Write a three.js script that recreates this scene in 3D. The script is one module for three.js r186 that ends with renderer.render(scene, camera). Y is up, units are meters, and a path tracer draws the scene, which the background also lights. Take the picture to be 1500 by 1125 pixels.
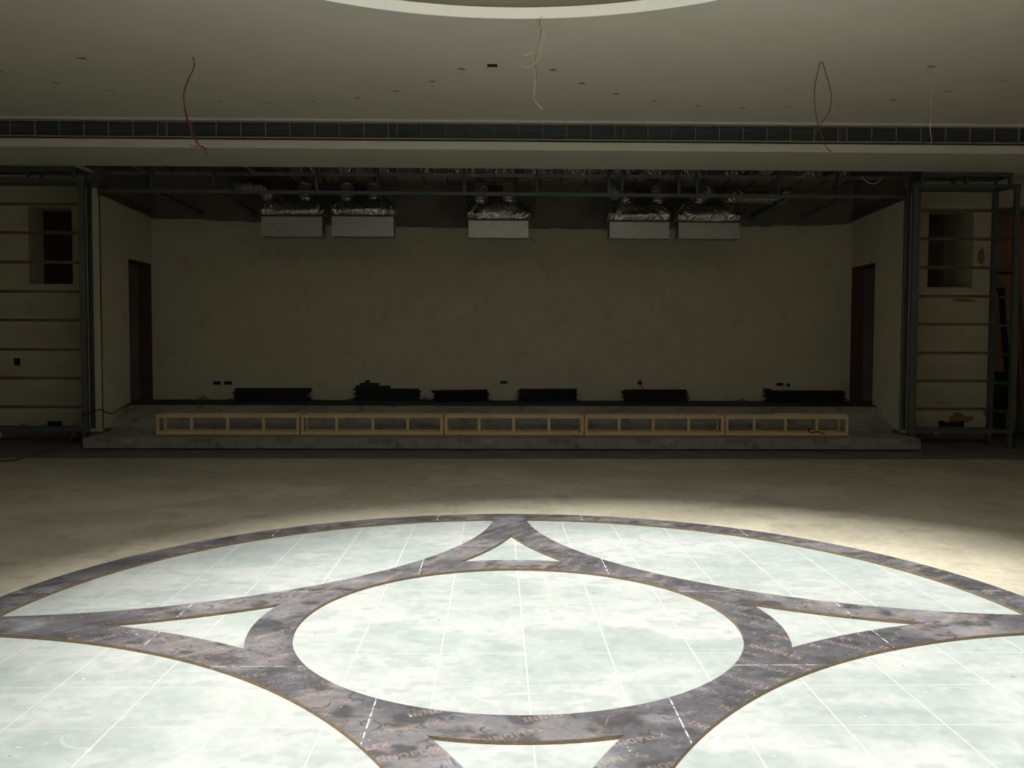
import * as THREE from 'three';
import { RoundedBoxGeometry } from 'three/addons/geometries/RoundedBoxGeometry.js';
import { mergeGeometries } from 'three/addons/utils/BufferGeometryUtils.js';
import { Brush, Evaluator, ADDITION, SUBTRACTION, INTERSECTION } from 'three-bvh-csg';

// ---------------------------------------------------------------- camera, sky, sun, exposure
const scene = new THREE.Scene();
const FOCAL = 1297, CAM_H = 1.46, PITCH = 2.545, YAW = 1.0, ROLL = 0.205;
const rad = (d) => d * Math.PI / 180;
const fwd = new THREE.Vector3(Math.sin(rad(YAW)) * Math.cos(rad(PITCH)), -Math.sin(rad(PITCH)), -Math.cos(rad(YAW)) * Math.cos(rad(PITCH)));
const rt0 = new THREE.Vector3(Math.cos(rad(YAW)), 0, Math.sin(rad(YAW)));
const up0 = new THREE.Vector3().crossVectors(rt0, fwd);
const rgt = rt0.clone().multiplyScalar(Math.cos(rad(ROLL))).addScaledVector(up0, Math.sin(rad(ROLL)));
const upv = up0.clone().multiplyScalar(Math.cos(rad(ROLL))).addScaledVector(rt0, -Math.sin(rad(ROLL)));
const camera = new THREE.PerspectiveCamera(2 * Math.atan(562.5 / FOCAL) * 180 / Math.PI, 1500 / 1125, 0.1, 100);
camera.position.set(0, CAM_H, 0);
camera.setRotationFromMatrix(new THREE.Matrix4().makeBasis(rgt, upv, fwd.clone().negate()));
camera.updateMatrixWorld();

const renderer = new THREE.WebGLRenderer({ antialias: true });
renderer.toneMapping = THREE.LinearToneMapping;
renderer.toneMappingExposure = 1.52;
renderer.shadowMap.enabled = true;

scene.background = new THREE.Color().setRGB(0.93, 0.95, 0.92);
scene.backgroundIntensity = 0.9;

const CX = 0.113, CZ = -4.53;                       // centre of the floor medallion, under the skylight
const sun = new THREE.DirectionalLight(new THREE.Color().setRGB(1.0, 0.985, 0.93), 5.6);
sun.position.set(CX - 0.14 * 30, 30, CZ - 0.056 * 30);
sun.target.position.set(CX, 0, CZ);
sun.castShadow = true;
sun.shadow.radius = 40;                             // hazy sun through the skylight glazing
sun.shadow.mapSize.set(2048, 2048);
Object.assign(sun.shadow.camera, { left: -12, right: 12, top: 12, bottom: -12, near: 1, far: 60 });
scene.add(sun, sun.target);

// ---------------------------------------------------------------- pixel rays of the photograph, for reading positions
const ray = (x, y) => rgt.clone().multiplyScalar((x - 750) / FOCAL).addScaledVector(upv, -(y - 562.5) / FOCAL).add(fwd);
const onY = (x, y, Y) => { const d = ray(x, y), t = (Y - CAM_H) / d.y; return [d.x * t, Y, d.z * t]; };
const onZ = (x, y, z) => { const d = ray(x, y), t = z / d.z; return [d.x * t, CAM_H + d.y * t, z]; };

// ---------------------------------------------------------------- helpers
let seed = 12345;
const rnd = () => { seed = (seed + 0x6d2b79f5) | 0; let t = Math.imul(seed ^ (seed >>> 15), 1 | seed); t = (t + Math.imul(t ^ (t >>> 7), 61 | t)) ^ t; return ((t ^ (t >>> 14)) >>> 0) / 4294967296; };
const jit = (a) => (rnd() * 2 - 1) * a;
const names = {};
const numbered = (n) => { const k = names[n] = (names[n] ?? -1) + 1; return k ? `${n}_${String(k).padStart(3, '0')}` : n; };
function thing(name, label, category, p, group) {
  const o = new THREE.Group(); o.name = numbered(name); o.position.set(...p); o.userData = { label, category };
  if (group) o.userData.group = group;
  scene.add(o); return o;
}
function shade(m) { m.castShadow = m.receiveShadow = true; return m; }
function part(parent, name, geo, mat, label) {          // geometry in world coordinates
  const w = new THREE.Vector3(); for (let p = parent; p && p !== scene; p = p.parent) w.add(p.position);
  geo.translate(-w.x, -w.y, -w.z);
  const m = shade(new THREE.Mesh(geo, mat)); m.name = name; if (label) m.userData.label = label; parent.add(m); return m;
}
function struct(name, geo, mat, label) {
  const m = shade(new THREE.Mesh(geo, mat)); m.name = numbered(name); m.userData = { kind: 'structure' }; if (label) m.userData.label = label; scene.add(m); return m;
}
function uvw(g) {                                       // uv in metres from the side each face points to
  const n = g.index ? g.toNonIndexed() : g; if (!n.attributes.normal) n.computeVertexNormals();
  const p = n.attributes.position, q = n.attributes.normal, uv = new Float32Array(p.count * 2);
  for (let i = 0; i < p.count; i++) {
    const ax = Math.abs(q.getX(i)), ay = Math.abs(q.getY(i)), az = Math.abs(q.getZ(i));
    const [u, v] = ay > ax && ay > az ? [p.getX(i), -p.getZ(i)] : ax > az ? [p.getZ(i), p.getY(i)] : [p.getX(i), p.getY(i)];
    uv[2 * i] = u; uv[2 * i + 1] = v;
  }
  n.setAttribute('uv', new THREE.BufferAttribute(uv, 2)); return n;
}
const box = (x0, x1, y0, y1, z0, z1) => { const g = new THREE.BoxGeometry(Math.abs(x1 - x0), Math.abs(y1 - y0), Math.abs(z1 - z0)); g.translate((x0 + x1) / 2, (y0 + y1) / 2, (z0 + z1) / 2); return uvw(g); };
const rbox = (x0, x1, y0, y1, z0, z1, r) => { const g = new RoundedBoxGeometry(Math.abs(x1 - x0), Math.abs(y1 - y0), Math.abs(z1 - z0), 1, r); g.translate((x0 + x1) / 2, (y0 + y1) / 2, (z0 + z1) / 2); return uvw(g); };
const merge = (list) => mergeGeometries(list.map((g) => { const n = g.index ? g.toNonIndexed() : g; for (const k of Object.keys(n.attributes)) if (!['position', 'normal', 'uv'].includes(k)) n.deleteAttribute(k); return n; }));
// a shape in (x, z) made into a slab between y0 and y1
function slab(shape, y0, y1, seg = 48) {
  const g = new THREE.ExtrudeGeometry(shape, { depth: y1 - y0, bevelEnabled: false, curveSegments: seg });
  g.rotateX(Math.PI / 2); g.translate(0, y1, 0); return uvw(g);       // shape y becomes z
}
// a shape in (x, y) made into a slab between z0 (front) and z1 (back)
function panel(shape, zf, zb, seg = 24) {
  const g = new THREE.ExtrudeGeometry(shape, { depth: Math.abs(zf - zb), bevelEnabled: false, curveSegments: seg });
  g.translate(0, 0, Math.min(zf, zb)); return uvw(g);
}
const poly = (pts) => { const s = new THREE.Shape(); pts.forEach(([x, y], i) => (i ? s.lineTo(x, y) : s.moveTo(x, y))); s.closePath(); return s; };
const rectPath = (x0, x1, y0, y1) => { const s = new THREE.Path(); s.moveTo(x0, y0); s.lineTo(x1, y0); s.lineTo(x1, y1); s.lineTo(x0, y1); s.closePath(); return s; };
const circ = (x, y, r, Kind = THREE.Path) => { const s = new Kind(); s.absarc(x, y, r, 0, Math.PI * 2); return s; };
// steel channel of U section between two points; open side turned towards `open`
function channel(a, b, w, d, open = [0, 0, 1], t = 0.003) {
  const A = new THREE.Vector3(...a), B = new THREE.Vector3(...b), dir = B.clone().sub(A), L = dir.length(); dir.normalize();
  const o = new THREE.Vector3(...open); o.addScaledVector(dir, -o.dot(dir)).normalize();
  const s = new THREE.Vector3().crossVectors(o, dir);
  const sh = poly([[-w / 2, -d / 2], [w / 2, -d / 2], [w / 2, d / 2], [w / 2 - t, d / 2], [w / 2 - t, -d / 2 + t], [-w / 2 + t, -d / 2 + t], [-w / 2 + t, d / 2], [-w / 2, d / 2]]);
  const g = new THREE.ExtrudeGeometry(sh, { depth: L, bevelEnabled: false });
  g.applyMatrix4(new THREE.Matrix4().makeBasis(s.negate(), o, dir).setPosition(A));
  if (new THREE.Matrix4().makeBasis(s, o, dir).determinant() < 0) { const p = g.attributes.position.array; for (let i = 0; i < p.length; i += 9) for (let k = 0; k < 3; k++) { const v = p[i + k]; p[i + k] = p[i + 3 + k]; p[i + 3 + k] = v; } g.computeVertexNormals(); }
  return uvw(g);
}
function tube(pts, r, seg = 40, sides = 6) { return new THREE.TubeGeometry(new THREE.CatmullRomCurve3(pts.map((p) => new THREE.Vector3(...p))), seg, r, sides, false); }
function corrugated(pts, r, rings, amp, sides = 20) {
  const c = new THREE.CatmullRomCurve3(pts.map((p) => new THREE.Vector3(...p))), seg = rings * 4;
  const g = new THREE.TubeGeometry(c, seg, r, sides, false), p = g.attributes.position;
  for (let i = 0; i <= seg; i++) {
    const o = c.getPointAt(i / seg), k = 1 + amp * Math.cos(i / 4 * Math.PI * 2) / r * 0.5;
    for (let j = 0; j <= sides; j++) {
      const q = i * (sides + 1) + j, kk = k * (1 + 0.05 * Math.sin(j * 5.3 + i * 1.7));
      p.setXYZ(q, o.x + (p.getX(q) - o.x) * kk, o.y + (p.getY(q) - o.y) * kk, o.z + (p.getZ(q) - o.z) * kk);
    }
  }
  g.computeVertexNormals(); return g;
}

function islands(g) {                                   // a non-indexed geometry split into its connected pieces
  const p = g.attributes.position, ids = new Map(), par = [], key = (i) => `${Math.round(p.getX(i) * 1e4)},${Math.round(p.getY(i) * 1e4)},${Math.round(p.getZ(i) * 1e4)}`;
  const find = (a) => { while (par[a] !== a) a = par[a] = par[par[a]]; return a; };
  const vid = []; for (let i = 0; i < p.count; i++) { const k = key(i); if (!ids.has(k)) { ids.set(k, par.length); par.push(par.length); } vid.push(ids.get(k)); }
  for (let i = 0; i < p.count; i += 3) { par[find(vid[i])] = find(vid[i + 1]); par[find(vid[i + 1])] = find(vid[i + 2]); }
  const out = new Map(); for (let i = 0; i < p.count; i += 3) { const r = find(vid[i]); if (!out.has(r)) out.set(r, []); for (let k = 0; k < 3; k++) out.get(r).push(p.getX(i + k), p.getY(i + k), p.getZ(i + k)); }
  return [...out.values()].filter((a) => a.length > 36).map((a) => { const q = new THREE.BufferGeometry(); q.setAttribute('position', new THREE.Float32BufferAttribute(a, 3)); q.computeVertexNormals(); return q; });
}
const ORD = ['lowest', 'second', 'third', 'fourth', 'fifth', 'sixth', 'seventh', 'eighth', 'ninth', 'tenth', 'eleventh', 'twelfth', 'thirteenth'];
const nth = (i) => i === 0 ? 'first' : i < 13 ? ORD[i] : `${i + 1}th`;

// ---------------------------------------------------------------- procedural textures
const perm = new Uint8Array(512); { const r = []; for (let i = 0; i < 256; i++) r.push(i); for (let i = 255; i > 0; i--) { const j = Math.floor(rnd() * (i + 1)); [r[i], r[j]] = [r[j], r[i]]; } for (let i = 0; i < 512; i++) perm[i] = r[i & 255]; }
function vn(x, y, per = 256) {
  const xi = Math.floor(x), yi = Math.floor(y), fx = x - xi, fy = y - yi;
  const m = (a) => ((a % per) + per) % per & 255, x0 = m(xi), x1 = m(xi + 1), y0 = m(yi), y1 = m(yi + 1);
  const u = fx * fx * (3 - 2 * fx), v = fy * fy * (3 - 2 * fy);
  const a = perm[perm[x0] + y0], b = perm[perm[x1] + y0], c = perm[perm[x0] + y1], d = perm[perm[x1] + y1];
  return (a + (b - a) * u + (c - a) * v + (a - b - c + d) * u * v) / 255;
}
function fbm(x, y, oct, per = 256) { let s = 0, a = 0.5, n = 0; for (let o = 0; o < oct; o++) { s += a * vn(x, y, per); n += a; a *= 0.5; x *= 2; y *= 2; per *= 2; } return s / n; }
const sm = (a, b, x) => { const t = Math.min(1, Math.max(0, (x - a) / (b - a))); return t * t * (3 - 2 * t); };
const mix3 = (a, b, t) => [a[0] + (b[0] - a[0]) * t, a[1] + (b[1] - a[1]) * t, a[2] + (b[2] - a[2]) * t];
function canvasOf(n, fn, draw) {
  const cv = document.createElement('canvas'); cv.width = cv.height = n; const ctx = cv.getContext('2d'), im = ctx.createImageData(n, n);
  for (let j = 0; j < n; j++) for (let i = 0; i < n; i++) { const c = fn(i / n, j / n), k = 4 * (j * n + i); im.data[k] = c[0]; im.data[k + 1] = c[1]; im.data[k + 2] = c[2]; im.data[k + 3] = 255; }
  ctx.putImageData(im, 0, 0); if (draw) draw(ctx, n); return cv;
}
function tex(n, metres, fn, { data = false, draw, offset } = {}) {
  const t = new THREE.CanvasTexture(canvasOf(n, fn, draw)); t.wrapS = t.wrapT = THREE.RepeatWrapping; t.magFilter = THREE.LinearFilter;
  if (!data) t.colorSpace = THREE.SRGBColorSpace; t.repeat.set(1 / metres, 1 / metres); if (offset) t.offset.set(...offset); return t;
}
const grey = (v) => { v = Math.max(0, Math.min(255, v)); return [v, v, v]; };

// pale stone tiles with dried grout slurry, dust and scuffs, over a 6 m square round the medallion
const MED = 6.0, medOff = [-(CX - MED / 2) / MED, (CZ + MED / 2) / MED];
const tileMap = tex(2048, MED, (u, v) => {
  const x = u * MED, y = v * MED;
  const a = fbm(x * 1.1 + 3.1, y * 1.5 + 9, 5), b = fbm(x * 3.1 + 40, y * 4.2 + 17, 5), w = fbm(x * 2.2 + a * 3 + 80, y * 3 + b * 2 + 8, 4), f = fbm(x * 26 + 5, y * 26 + 60, 3);
  let c = mix3([140, 148, 145], [156, 159, 156], sm(0.36, 0.6, a * 0.55 + w * 0.45));
  c = mix3(c, [131, 139, 138], 0.5 * sm(0.52, 0.72, b));
  c = mix3(c, [162, 164, 161], 0.45 * sm(0.52, 0.75, w));
  c = mix3(c, [127, 135, 134], 0.38 * sm(0.54, 0.68, fbm(x * 9 + b * 4, y * 13 + 71, 4)));
  const ring = Math.abs(fbm(x * 4.4 + 11, y * 4.4 + 33, 3) - 0.5);
  c = mix3(c, [142, 152, 150], 0.35 * (1 - sm(0.0, 0.014, ring)) * sm(0.5, 0.62, a));
  const k = (f - 0.5) * 14; return [c[0] + k, c[1] + k, c[2] + k];
}, {
  offset: medOff, draw: (g, n) => {
    g.lineCap = 'round';
    for (let i = 0; i < 420; i++) { g.fillStyle = `rgba(184,185,182,${0.3 + rnd() * 0.6})`; g.beginPath(); g.ellipse(rnd() * n, rnd() * n, 0.8 + rnd() * rnd() * 5, 0.8 + rnd() * rnd() * 4, rnd() * 3, 0, 7); g.fill(); }
    for (let i = 0; i < 60; i++) { g.fillStyle = `rgba(70,70,68,${0.3 + rnd() * 0.5})`; g.beginPath(); g.ellipse(rnd() * n, rnd() * n, 1 + rnd() * 2.5, 0.8 + rnd() * 1.6, rnd() * 3, 0, 7); g.fill(); }
    for (let i = 0; i < 220; i++) { const x = rnd() * n, y = rnd() * n, a = rnd() * 6.3, l = 8 + rnd() * 36; g.strokeStyle = rnd() < 0.5 ? `rgba(182,183,180,${0.15 + rnd() * 0.35})` : `rgba(120,130,128,${0.08 + rnd() * 0.16})`; g.lineWidth = 0.8 + rnd() * 5; g.beginPath(); g.moveTo(x, y); g.quadraticCurveTo(x + Math.cos(a) * l, y + Math.sin(a) * l, x + Math.cos(a + 0.7) * l * 1.6, y + Math.sin(a + 0.7) * l * 1.6); g.stroke(); }
  },
});
// film-faced plywood: grey brown film with worn maker's print, footprints and plaster splashes
const filmMap = tex(2048, MED, (u, v) => {
  const x = u * MED, y = v * MED;
  const a = fbm(x * 2.3 + 13, y * 2.3 + 51, 4), b = fbm(x * 7 + 21, y * 11 + 7, 4), d = fbm(x * 15 + 70, y * 24 + 3, 4), f = fbm(x * 50, y * 50, 2);
  let c = mix3([70, 69, 73], [98, 96, 99], sm(0.35, 0.65, a));
  c = mix3(c, [52, 50, 53], 0.75 * sm(0.5, 0.68, b));
  c = mix3(c, [122, 104, 95], 0.5 * sm(0.54, 0.72, d) * sm(0.4, 0.6, a));
  c = mix3(c, [128, 130, 134], 0.5 * sm(0.58, 0.78, fbm(x * 4 + 90, y * 6 + 31, 4)));
  const k = (f - 0.5) * 16; return [c[0] + k, c[1] + k, c[2] + k];
}, {
  offset: medOff, draw: (g, n) => {
    const px = n / MED, cell = 1.2 * px;
    for (let sx = -2; sx <= 2; sx++) for (let sz = -2; sz <= 2; sz++) {
      g.save(); g.beginPath(); g.rect(n / 2 + (sx - 0.5) * cell, n / 2 + (sz - 0.5) * cell, cell, cell); g.clip();
      g.translate(n / 2 + sx * cell, n / 2 + sz * cell);
      g.rotate(sx === 1 && sz > -1 ? Math.PI * 0.25 : -Math.PI * 0.25 + 0.2 * ((sx * 3 + sz * 5) % 3));
      g.font = `bold ${0.054 * px}px sans-serif`;
      for (let r = -10; r <= 10; r++) for (let k = -4; k <= 3; k++) {
        g.fillStyle = `rgba(${146 + rnd() * 28 | 0},${126 + rnd() * 20 | 0},${110 + rnd() * 16 | 0},${rnd() < 0.25 ? 0.12 : 0.24 + rnd() * 0.32})`;
        g.fillText('INNOPLEX', (k * 0.4 + (r % 2) * 0.17) * px, r * 0.105 * px);
      }
      g.restore();
    }
    for (let i = 0; i < 5200; i++) { const q = rnd(); g.fillStyle = q < 0.45 ? `rgba(92,90,94,${0.25 + rnd() * 0.4})` : q < 0.75 ? `rgba(58,56,60,${0.2 + rnd() * 0.4})` : `rgba(126,124,127,${0.1 + rnd() * 0.3})`; g.beginPath(); g.ellipse(rnd() * n, rnd() * n, 1 + rnd() * rnd() * 22, 0.8 + rnd() * rnd() * 5, rnd() * 3.2, 0, 7); g.fill(); }
    g.lineCap = 'round';
    for (let i = 0; i < 6500; i++) { const x = rnd() * n, y = rnd() * n, a = rnd() * 6.3, l = 3 + rnd() * rnd() * 34; g.strokeStyle = rnd() < 0.6 ? `rgba(40,37,40,${0.2 + rnd() * 0.5})` : `rgba(140,140,142,${0.12 + rnd() * 0.3})`; g.lineWidth = 0.7 + rnd() * 2.6; g.beginPath(); g.moveTo(x, y); g.quadraticCurveTo(x + Math.cos(a) * l, y + Math.sin(a) * l, x + Math.cos(a + 0.9) * l, y + Math.sin(a + 0.9) * l); g.stroke(); }
    for (let i = 0; i < 160; i++) {                                   // boot treads
      g.save(); g.translate(rnd() * n, rnd() * n); g.rotate(rnd() * 6.3); g.strokeStyle = `rgba(34,31,34,${0.25 + rnd() * 0.35})`; g.lineWidth = 1.7; g.scale(0.7, 0.55);
      const m = 5 + rnd() * 7 | 0; for (let k = 0; k < m; k++) { g.beginPath(); g.moveTo(-9 + jit(2), k * 6); g.lineTo(9 + jit(3), k * 6 + 4); g.stroke(); }
      if (rnd() < 0.6) { g.beginPath(); g.arc(0, 0, 14, 2.8, 6.6); g.stroke(); } g.restore();
    }
    for (let i = 0; i < 500; i++) { g.fillStyle = `rgba(192,192,189,${0.35 + rnd() * 0.6})`; g.beginPath(); g.ellipse(rnd() * n, rnd() * n, 0.6 + rnd() * rnd() * 3.4, 0.6 + rnd() * rnd() * 2.4, rnd() * 3, 0, 7); g.fill(); }
  },
});
const floorMap = tex(1024, 5, (u, v) => {
  const a = fbm(u * 8, v * 8, 5, 8), b = fbm(u * 24 + 5, v * 24, 4, 24), f = fbm(u * 128, v * 128, 2, 128);
  let c = mix3([160, 153, 135], [174, 167, 148], sm(0.35, 0.65, a)); c = mix3(c, [143, 137, 121], 0.5 * sm(0.55, 0.75, b));
  const k = (f - 0.5) * 18; return [c[0] + k, c[1] + k, c[2] + k];
});
const plasterMap = tex(1024, 3, (u, v) => {
  const a = fbm(u * 6, v * 6, 5, 6), b = fbm(u * 16 + 9, v * 16 + 4, 4, 16), f = fbm(u * 160, v * 160, 2, 160);
  let c = mix3([205, 198, 177], [216, 209, 189], a); c = mix3(c, [187, 174, 148], 0.3 * sm(0.56, 0.78, b));
  const k = (f - 0.5) * 12; return [c[0] + k, c[1] + k, c[2] + k];
});
const paintMap = tex(512, 2.4, (u, v) => { const a = fbm(u * 5, v * 5, 4, 5), f = fbm(u * 128, v * 128, 2, 128), k = (a - 0.5) * 10 + (f - 0.5) * 7; return [244 + k, 240 + k, 227 + k]; });
const concreteMap = tex(1024, 2.5, (u, v) => {
  const a = fbm(u * 6, v * 6, 5, 6), b = fbm(u * 20, v * 20, 4, 20), f = fbm(u * 140, v * 140, 2, 140);
  const k = 156 + (a - 0.5) * 46 + (f - 0.5) * 26 - 24 * sm(0.55, 0.75, b); return [k, k * 0.975, k * 0.91];
});
const screedMap = tex(512, 2.5, (u, v) => { const k = 104 + (fbm(u * 6, v * 6, 5, 6) - 0.5) * 44 + (fbm(u * 100, v * 100, 2, 100) - 0.5) * 18; return [k, k * 0.98, k * 0.94]; });
const bareConcreteMap = tex(512, 2.5, (u, v) => { const k = 124 + (fbm(u * 6, v * 6, 5, 6) - 0.5) * 44 + (fbm(u * 100, v * 100, 2, 100) - 0.5) * 14; return [k * 1.02, k * 0.98, k * 0.92]; });
const woodMap = tex(512, 0.8, (u, v) => { const w = fbm(u * 3, v * 60, 4, 3) , r = fbm(u * 4 + 8, v * 4, 3, 4), k = (w - 0.5) * 50 + (r - 0.5) * 26; return [226 + k, 198 + k * 0.95, 150 + k * 0.8]; });
const plyEdgeMap = tex(256, 0.25, (u, v) => { const k = (fbm(u * 10, v * 40, 3, 10) - 0.5) * 60; return [164 + k, 140 + k * 0.9, 108 + k * 0.8]; });
const puttyMap = tex(512, 0.6, (u, v) => { const k = sm(0.36, 0.56, fbm(u * 30, v * 30, 4, 30)); return mix3([96, 94, 96], [184, 182, 178], k); });
const zincMap = tex(512, 0.5, (u, v) => { const a = vn(u * 40 + 3 * fbm(u * 12, v * 12, 2, 12), v * 40, 40), k = (a - 0.5) * 26 + (fbm(u * 6, v * 6, 3, 6) - 0.5) * 20; return [176 + k, 178 + k, 176 + k]; });
const creaseMap = tex(512, 0.6, (u, v) => { const a = Math.abs(fbm(u * 10, v * 6, 4, 10) - 0.5), b = Math.abs(fbm(u * 26 + 4, v * 16, 3, 26) - 0.5); return grey(255 * (0.35 + 0.9 * Math.min(0.5, a * 2.2) + 0.5 * b)); }, { data: true });
const bumpMap = tex(512, 1.2, (u, v) => grey(255 * fbm(u * 30, v * 30, 5, 30)), { data: true });

const std = (o) => new THREE.MeshStandardMaterial(o);
const lin = (r, g, b) => new THREE.Color().setRGB(r, g, b);
const M = {
  tile: std({ map: tileMap, roughness: 0.62 }),
  grout: std({ color: 0xabaca9, roughness: 0.95 }),
  film: std({ map: filmMap, roughness: 0.5 }),
  plyEdge: std({ map: plyEdgeMap, roughness: 0.85 }),
  putty: std({ map: puttyMap, roughness: 0.95 }),
  floor: std({ map: floorMap, roughness: 0.7 }),
  screed: std({ map: screedMap, roughness: 0.95 }),
  plaster: std({ map: plasterMap, roughness: 0.95, bumpMap, bumpScale: 0.002 }),
  paint: std({ map: paintMap, roughness: 0.95 }),
  concrete: std({ map: concreteMap, roughness: 0.95, bumpMap, bumpScale: 0.004 }),
  rawConcrete: std({ map: bareConcreteMap, roughness: 0.97, bumpMap, bumpScale: 0.006 }),
  pine: std({ map: woodMap, roughness: 0.75 }),
  steel: std({ map: zincMap, color: 0x9aa3a4, metalness: 0.55, roughness: 0.5 }),
  rust: std({ color: 0x7b6a55, metalness: 0.3, roughness: 0.75 }),
  zinc: std({ map: zincMap, metalness: 0.85, roughness: 0.38 }),
  foil: std({ color: 0xc9c6c0, metalness: 0.95, roughness: 0.28, bumpMap: creaseMap, bumpScale: 0.02 }),
  tape: std({ color: 0x4b4d4c, metalness: 0.5, roughness: 0.5 }),
  black: std({ color: 0x17181b, roughness: 0.6 }),
  blackPlastic: std({ color: 0x1b1a18, roughness: 0.55 }),
  deck: std({ map: bareConcreteMap, color: 0x7a7d82, roughness: 0.9 }),
  jamb: std({ color: 0x59443a, roughness: 0.7 }),
  door: std({ color: 0x3a2f29, roughness: 0.7 }),
  grille: std({ color: 0xb4b2a6, roughness: 0.6, metalness: 0.2 }),
  louver: std({ color: 0x8d949b, roughness: 0.6, metalness: 0.3 }),
  redWire: std({ color: 0x8c3a32, roughness: 0.5 }),
  creamWire: std({ color: 0xb5a67c, roughness: 0.6 }),
  brownWire: std({ color: 0x6b5230, roughness: 0.6 }),
  whiteWire: std({ color: 0xd6d2c4, roughness: 0.6 }),
  reddish: std({ map: plasterMap, color: 0xe6c9b4, roughness: 0.95 }),
  brownPatch: std({ map: plasterMap, color: 0xbfa67e, roughness: 0.97 }),
  whiteBatten: std({ color: 0xc9c4b4, roughness: 0.8 }),
  frameAl: std({ color: 0xbfc2c4, metalness: 0.6, roughness: 0.45 }),
  glass: new THREE.MeshPhysicalMaterial({ color: 0xffffff, roughness: 0, transmission: 1, thickness: 0, ior: 1.5 }),
};

// ================================================================ the setting
const XL = -8.9, XR = 9.1, ZN = 2.6, ZSTRIP = -11.29, YC = 4.33, YS = 3.95, ZFAS = -11.46, ZSOF = -12.66;
const ZW = -13.7, ZB = -15.03, SL = -5.80, SR = 6.04, DECK = 0.513;
const YROOF = 5.6, RDRUM = 3.36, RRIM = 3.41;

// ---- floor with a round field of tiles
{
  const s = poly([[XL, ZSTRIP], [XR, ZSTRIP], [XR, ZN], [XL, ZN]]); s.holes.push(circ(CX, CZ, 2.88));
  const floor = struct('floor', slab(s, -0.014, 0, 128), M.floor, 'beige dusty hall floor round the pale tiled medallion');
  const RT = 2.878, P = 0.4, gap = 0.0034, ox = CX + 0.026, oz = CZ + 0.0;
  part(floor, 'grout_bed', slab(circ(CX, CZ, RT, THREE.Shape), -0.014, -0.0004, 64), M.grout, 'white dusty grout lines');
  const ring = []; for (let i = 0; i < 160; i++) { const a = -i / 160 * Math.PI * 2; ring.push([CX + RT * Math.cos(a), CZ + RT * Math.sin(a)]); }
  const clip = (pts) => {                                             // keep what lies inside the round field
    for (let i = 0; i < ring.length && pts.length; i++) {
      const a = ring[i], b = ring[(i + 1) % ring.length], side = (p) => (b[0] - a[0]) * (p[1] - a[1]) - (b[1] - a[1]) * (p[0] - a[0]), out = [];
      for (let k = 0; k < pts.length; k++) { const p = pts[k], q = pts[(k + 1) % pts.length], sp = side(p), sq = side(q); if (sp <= 0) out.push(p); if ((sp <= 0) !== (sq <= 0)) { const t = sp / (sp - sq); out.push([p[0] + (q[0] - p[0]) * t, p[1] + (q[1] - p[1]) * t]); } }
      pts = out;
    }
    return pts;
  };
  for (let i = -8; i < 8; i++) for (let j = -8; j < 8; j++) {
    const x0 = ox + i * P + gap, x1 = ox + (i + 1) * P - gap, z0 = oz + j * P + gap * 0.85, z1 = oz + (j + 1) * P - gap * 0.85;
    const pts = clip([[x0, z0], [x1, z0], [x1, z1], [x0, z1]]);
    if (pts.length > 2) part(floor, 'tile', slab(poly(pts), -0.012, jit(0.0002), 1), M.tile);
  }
  struct('floor_base', box(XL, XR, -0.3, -0.0145, -17, ZN), M.screed, 'dark bare screed strip in front of the stage step');
}

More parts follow.
